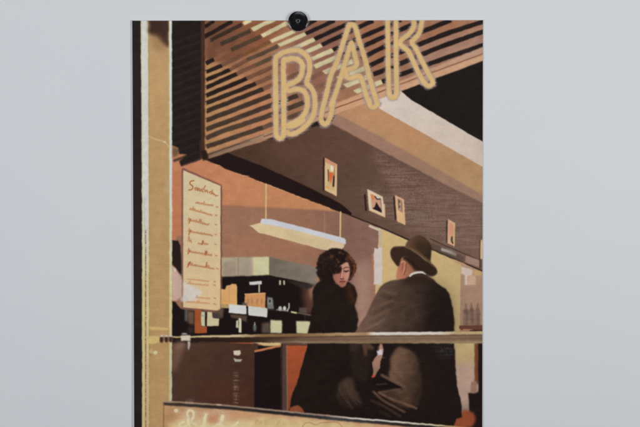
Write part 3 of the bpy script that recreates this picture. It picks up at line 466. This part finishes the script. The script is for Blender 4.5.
# ---------------------------------------------------------------- scene
import bpy, bmesh, math
scn = bpy.context.scene; COL = scn.collection
D, TILT, F = 2.0, math.radians(1.6), 1400.0        # camera distance, downward tilt, focal length in drawing units
ct, st = math.cos(TILT), math.sin(TILT)
def wall_pt(px, py):
    k = (213.5-py)/F; z = k*D/(ct+k*st); return ((px-320)/F*(D-z*st), z)
def draw_xy(x, z):
    d = D-z*st; return 320+F*x/d, 213.5-F*z*ct/d
def mat(name):
    m = bpy.data.materials.new(name); m.use_nodes = True; nt = m.node_tree
    return m, nt, nt.nodes['Principled BSDF']
def noise(nt, scale, detail=3, rough=.5):
    tc = nt.nodes.new('ShaderNodeTexCoord'); n = nt.nodes.new('ShaderNodeTexNoise')
    n.inputs['Scale'].default_value = scale; n.inputs['Detail'].default_value = detail; n.inputs['Roughness'].default_value = rough
    nt.links.new(tc.outputs['Object'], n.inputs['Vector']); return n
def ramp(nt, src, a, b, p0=.3, p1=.7):
    r = nt.nodes.new('ShaderNodeValToRGB'); e = r.color_ramp.elements
    e[0].position, e[1].position = p0, p1; e[0].color = (*a, 1); e[1].color = (*b, 1)
    nt.links.new(src, r.inputs['Fac']); return r
def bump(nt, p, src, strength, dist):
    b = nt.nodes.new('ShaderNodeBump'); b.inputs['Strength'].default_value = strength; b.inputs['Distance'].default_value = dist
    nt.links.new(src, b.inputs['Height']); nt.links.new(b.outputs['Normal'], p.inputs['Normal'])
KW = .80                                            # light falling on the wall per unit of white
wm, nt, p = mat('wall_paint')
n = noise(nt, 3.5, 4); r = ramp(nt, n.outputs['Fac'], (.700, .720, .748), (.722, .741, .768)); nt.links.new(r.outputs['Color'], p.inputs['Base Color'])
p.inputs['Roughness'].default_value = .75; p.inputs['Specular IOR Level'].default_value = .25
n2 = noise(nt, 420, 3); bump(nt, p, n2.outputs['Fac'], .12, .0006)
pm, nt, p = mat('white_paper')
n = noise(nt, 60, 3); r = ramp(nt, n.outputs['Fac'], (.715, .732, .752), (.735, .752, .772)); nt.links.new(r.outputs['Color'], p.inputs['Base Color'])
p.inputs['Roughness'].default_value = .6; p.inputs['Specular IOR Level'].default_value = .3
im, nt, p = mat('printed_ink')
a = nt.nodes.new('ShaderNodeAttribute'); a.attribute_name = 'ink'; nt.links.new(a.outputs['Color'], p.inputs['Base Color'])
p.inputs['Specular IOR Level'].default_value = .12
n = noise(nt, 900, 2); rr = ramp(nt, n.outputs['Fac'], (.46,)*3, (.56,)*3); nt.links.new(rr.outputs['Color'], p.inputs['Roughness'])
bump(nt, p, n.outputs['Fac'], .05, .0002)
bm_, nt, p = mat('black_lacquer')
n = noise(nt, 300, 3); r = ramp(nt, n.outputs['Fac'], (.004, .004, .005), (.007, .006, .008)); nt.links.new(r.outputs['Color'], p.inputs['Base Color'])
rr = ramp(nt, n.outputs['Fac'], (.14,)*3, (.2,)*3); nt.links.new(rr.outputs['Color'], p.inputs['Roughness']); p.inputs['Specular IOR Level'].default_value = .2
mm, nt, p = mat('glint_metal')  # bright metal for the added rim highlights only
n = noise(nt, 500, 2); rr = ramp(nt, n.outputs['Fac'], (.16,)*3, (.28,)*3); nt.links.new(rr.outputs['Color'], p.inputs['Roughness'])
p.inputs['Metallic'].default_value = 1; p.inputs['Base Color'].default_value = (.86, .85, .84, 1)
dm, nt, p = mat('dark_nickel')
n = noise(nt, 500, 2); rr = ramp(nt, n.outputs['Fac'], (.3,)*3, (.4,)*3); nt.links.new(rr.outputs['Color'], p.inputs['Roughness'])
p.inputs['Metallic'].default_value = 1; p.inputs['Base Color'].default_value = (.30, .30, .31, 1)
cm, nt, p = mat('clear_plastic')
n = noise(nt, 200, 2); rr = ramp(nt, n.outputs['Fac'], (.05,)*3, (.12,)*3); nt.links.new(rr.outputs['Color'], p.inputs['Roughness'])
p.inputs['Base Color'].default_value = (.93, .94, .95, 1); p.inputs['Alpha'].default_value = .06

def put(name, verts, faces, m, parent=None, smooth_=False):
    me = bpy.data.meshes.new(name); me.from_pydata(verts, [], faces); me.update(); me.materials.append(m)
    if smooth_: me.polygons.foreach_set('use_smooth', [True]*len(me.polygons))
    o = bpy.data.objects.new(name, me); COL.objects.link(o); o.parent = parent; return o
def tag(o, **k):
    for a, v in k.items(): o[a] = v
    return o

# wall
W = 3.0; y0, y1 = 0, .12
v = [(x, y, z) for y in (y0, y1) for z in (-W, W) for x in (-W, W)]
wall = put('wall', v, [(0, 1, 3, 2), (5, 4, 6, 7), (4, 5, 1, 0), (2, 3, 7, 6), (4, 0, 2, 6), (1, 5, 7, 3)], wm)
tag(wall, kind='structure', label='smooth pale blue grey wall behind the hanging poster')

# poster: an Empty at the middle of its bottom edge
tl = wall_pt(132.35, 20.9); tr = wall_pt(482.85, 20.9); bl = wall_pt(134.65, 427)
pw = math.dist(tl, tr); ang = math.atan2(bl[0]-tl[0], tl[1]-bl[1])*.75; ph = .699
ex = (math.cos(ang), math.sin(ang)); ez = (-math.sin(ang), math.cos(ang))
bx = tl[0]+ex[0]*pw/2-ez[0]*ph; bz = tl[1]+ex[1]*pw/2-ez[1]*ph
poster = bpy.data.objects.new('poster', None); COL.objects.link(poster); poster.location = (bx, 0, bz); poster.rotation_euler = (0, -ang, 0)
tag(poster, label='tall art print of a couple in a bar under BAR lettering', category='poster')
def bow(x, z):
    """how far the paper stands off the wall"""
    u = x/(pw/2); w = z/ph
    return -.0007-.0003*u*u*(.4+w)-.0028*(1-w)**3-.00015*np.sin(3*u+4*w)
mg = .0021
nx, nz = 36, 50
gx = np.linspace(-pw/2-mg, pw/2+mg*.35, nx+1); gz = np.linspace(-mg, ph+mg*.3, nz+1)
vs = [(x, bow(x, z)-.00025, z) for z in gz for x in gx]+[(x, bow(x, z), z) for z in gz for x in gx]
Nn = (nx+1)*(nz+1); fs = []
for j in range(nz):
    for i in range(nx):
        q = j*(nx+1)+i; fs.append((q, q+1, q+nx+2, q+nx+1)); fs.append((Nn+q, Nn+q+nx+1, Nn+q+nx+2, Nn+q+1))
for i in range(nx):
    fs.append((i+1, i, Nn+i, Nn+i+1)); q = nz*(nx+1)+i; fs.append((q, q+1, Nn+q+1, Nn+q))
for j in range(nz):
    q = j*(nx+1); fs.append((q, q+nx+1, Nn+q+nx+1, Nn+q)); q += nx; fs.append((q+nx+1, q, Nn+q, Nn+q+nx+1))
sheet = put('paper_sheet', vs, fs, pm, poster, True); sheet.data.polygons.foreach_set('use_smooth', [i < 2*nx*nz for i in range(len(fs))])

img, ids = paint()
GX, GZ = 780, 1090
lx = np.linspace(-pw/2, pw/2, GX+1); lz = np.linspace(ph, 0, GZ+1)
LX, LZ = np.meshgrid(lx, lz)
wx = bx+LX*ex[0]+LZ*ez[0]; wz = bz+LX*ex[1]+LZ*ez[1]
PX, PY = draw_xy(wx, wz)
fx = np.clip((PX-X0)*S-.5, 0, NW-1.001); fy = np.clip((PY-Y0)*S-.5, 0, NH-1.001)
ix = fx.astype(int); iy = fy.astype(int); ax = (fx-ix)[..., None]; ay = (fy-iy)[..., None]
C = (img[iy, ix]*(1-ax)+img[iy, ix+1]*ax)*(1-ay)+(img[iy+1, ix]*(1-ax)+img[iy+1, ix+1]*ax)*ay
C = C/255.; LIN = np.where(C <= .04045, C/12.92, ((C+.055)/1.055)**2.4)
LIN = np.clip((LIN-VEIL)/KW, .0015, .95).astype(np.float32)
RGBA = np.concatenate([LIN, np.ones(LIN.shape[:2]+(1,), np.float32)], -1).reshape(-1, 4)
cy = np.clip((fy[:-1, :-1]+fy[1:, 1:])/2, 0, NH-1).astype(int); cx = np.clip((fx[:-1, :-1]+fx[1:, 1:])/2, 0, NW-1).astype(int)
QID = ids[cy, cx].ravel()
CO = np.stack([LX, bow(LX, LZ)-.00032, LZ], -1).reshape(-1, 3).astype(np.float32)
jj, ii = np.meshgrid(np.arange(GZ), np.arange(GX), indexing='ij'); q = (jj*(GX+1)+ii).ravel()
QUAD = np.stack([q, q+GX+1, q+GX+2, q+1], -1)
def ink_part(name, sel, label=None):
    qs = QUAD[sel]; used, inv = np.unique(qs, return_inverse=True); inv = inv.reshape(-1).astype(np.int32)
    me = bpy.data.meshes.new(name); me.vertices.add(len(used)); me.vertices.foreach_set('co', CO[used].ravel())
    me.loops.add(len(inv)); me.loops.foreach_set('vertex_index', inv)
    me.polygons.add(len(qs)); me.polygons.foreach_set('loop_start', np.arange(0, len(inv), 4, dtype=np.int32))
    me.polygons.foreach_set('use_smooth', np.ones(len(qs), bool)); me.update(calc_edges=True)
    at = me.color_attributes.new('ink', 'FLOAT_COLOR', 'POINT'); at.data.foreach_set('color', RGBA[used].ravel())
    me.materials.append(im); o = bpy.data.objects.new(name, me); COL.objects.link(o); o.parent = poster
    if label: o['label'] = label
    return o
PARTS = [(BG, 'printed_picture', 'printed bar interior with slatted canopy and brown beam'), (LB, 'printed_letter', 'printed yellow neon letter B'),
    (LA, 'printed_letter', 'printed yellow neon letter A'), (LR, 'printed_letter', 'printed yellow neon letter R, cut by the top edge'),
    (MENU, 'printed_menu', 'printed cream menu board with brown handwriting'), (LAMP, 'printed_lamp', 'printed white pendant lamp on two cords'),
    (WOMAN, 'printed_person', 'printed person with dark curly hair in a black coat'), (MAN, 'printed_person', 'printed person seen from behind in a brown hat and coat'),
    (RAIL, 'printed_rail', 'printed brass rail across the window'), (P1, 'printed_picture_frame', 'printed small picture with an orange drink, leftmost on the beam'),
    (P2, 'printed_picture_frame', 'printed small picture with dark peaked shape'), (P3, 'printed_picture_frame', 'printed narrow cream picture beside the peaked one'),
    (P4, 'printed_picture_frame', 'printed small picture near the right edge'), (SIGN, 'printed_sign', 'printed tan sign panel with pale glowing script below the window')]
for pid, nm, lb in PARTS: ink_part(nm, QID == pid, lb)
for pid in (BOT1, BOT2, BOT3): ink_part('printed_bottle', QID == pid)

# round black magnet that pins the top edge
mx, mz = wall_pt(298.15, 21.6); u_ = 1/F*D
mag = bpy.data.objects.new('magnet', None); COL.objects.link(mag); mag.location = (mx, -.0018, mz)
tag(mag, label='round glossy black magnet with small centre hole holding the top edge of the poster', category='magnet')
def lathe(name, prof, m, n=96, closed=False):
    """profile of (radius, height towards the viewer)"""
    vs, fs = [], []
    for r_, h in prof:
        for k in range(n): a_ = 2*math.pi*k/n; vs.append((r_*math.cos(a_), -h, r_*math.sin(a_)))
    L = len(prof)
    for j in range(L-1+(1 if closed else 0)):
        for k in range(n):
            a_, b_ = j*n+k, j*n+(k+1) % n; c_, d_ = ((j+1) % L)*n+(k+1) % n, ((j+1) % L)*n+k
            fs.append((a_, b_, c_, d_))
    if not closed: fs.append(tuple(range(n))[::-1]); fs.append(tuple((L-1)*n+k for k in range(n)))
    return put(name, vs, fs, m, mag, True)
R = 9.75*u_
prof = [(R*.97, 0), (R, .0006), (R, .0036), (R*.99, .0044), (R*.965, .0049), (R*.93, .0051), (R*.55, .0053), (R*.30, .0053), (R*.235, .0052), (R*.22, .0046), (R*.21, .0044)]
body = lathe('body', prof, bm_)
lathe('centre_ring', [(R*.20, .0040), (R*.20, .0049), (R*.18, .0052), (R*.155, .0049), (R*.15, .0040)], dm, closed=True)
rv = lathe('rivet', [(R*.145, .0038), (R*.12, .0041), (R*.07, .0043)], bm_)
lathe('clear_rim', [(R*.9, .0001), (R*1.13, .0001), (R*1.16, .0004), (R*1.13, .0008), (R*.9, .0008)], cm, closed=True)
def glint(a0, a1, r0, r1, h):  # bright sliver added to stand in for a highlight on the magnet's rim
    n = 14; vs, fs = [], []
    for k in range(n+1):
        a_ = math.radians(a0+(a1-a0)*k/n); e = math.sin(math.pi*k/n)**.5; rm = (r0+r1)/2
        for rr_, hh in ((rm-(rm-r0)*e, h-.0022), (rm-(rm-r0)*e, h), (rm+(r1-rm)*e*.6, h), (rm+(r1-rm)*e, h-.0006), (rm+(r1-rm)*e, h-.0022)):
            vs.append((rr_*math.cos(a_), -hh, rr_*math.sin(a_)))
    for k in range(n):
        for j in range(5):
            a_, b_ = k*5+j, k*5+(j+1) % 5; fs.append((a_, b_, b_+5, a_+5))
    fs.append((4, 3, 2, 1, 0)); fs.append(tuple(n*5+j for j in range(5))); return put('rim_glint', vs, fs, mm, mag)
glint(77, 99, R*.95, R*1.03, .0052); glint(192, 228, R*.93, R*1.04, .0052); glint(322, 350, R*.94, R*1.04, .0052)

# light: a dim even room and two large soft lamps
w = bpy.data.worlds.new('World'); scn.world = w; w.use_nodes = True; b = w.node_tree.nodes['Background']
b.inputs['Color'].default_value = (.92, .95, 1, 1); b.inputs['Strength'].default_value = AMB
def lamp(name, loc, tgt, size, power, col):
    l = bpy.data.lights.new(name, 'AREA'); l.shape = 'RECTANGLE'; l.size, l.size_y = size; l.energy = power; l.color = col
    o = bpy.data.objects.new(name, l); COL.objects.link(o); o.location = loc
    from mathutils import Vector
    o.rotation_euler = (Vector(tgt)-Vector(loc)).to_track_quat('-Z', 'Y').to_euler(); return o
lamp('softbox_right', (1.12, -1.55, .12), (.25, 0, 0), (.6, .7), PR, (1, .99, .98))
lamp('softbox_left', (-1.08, -1.55, .12), (-.2, 0, 0), (.6, .7), PR*.84, (.985, .99, 1))
lamp('softbox_above', (.1, -1.4, .98), (.06, 0, .02), (.6, .4), PL, (1, .99, .98))
# camera
cam = bpy.data.cameras.new('camera'); co = bpy.data.objects.new('camera', cam); COL.objects.link(co)
co.location = (0, -D*ct, D*st); co.rotation_euler = (math.pi/2-TILT, 0, 0)
cam.lens = F*36/640; cam.sensor_width = 36; cam.clip_start = .05; cam.clip_end = 100; scn.camera = co
scn.render.resolution_x, scn.render.resolution_y = 1024, 683
vs_ = scn.view_settings; vs_.view_transform = 'Standard'; vs_.look = 'None'; vs_.exposure = 0; vs_.gamma = 1
scn.render.engine = 'CYCLES'
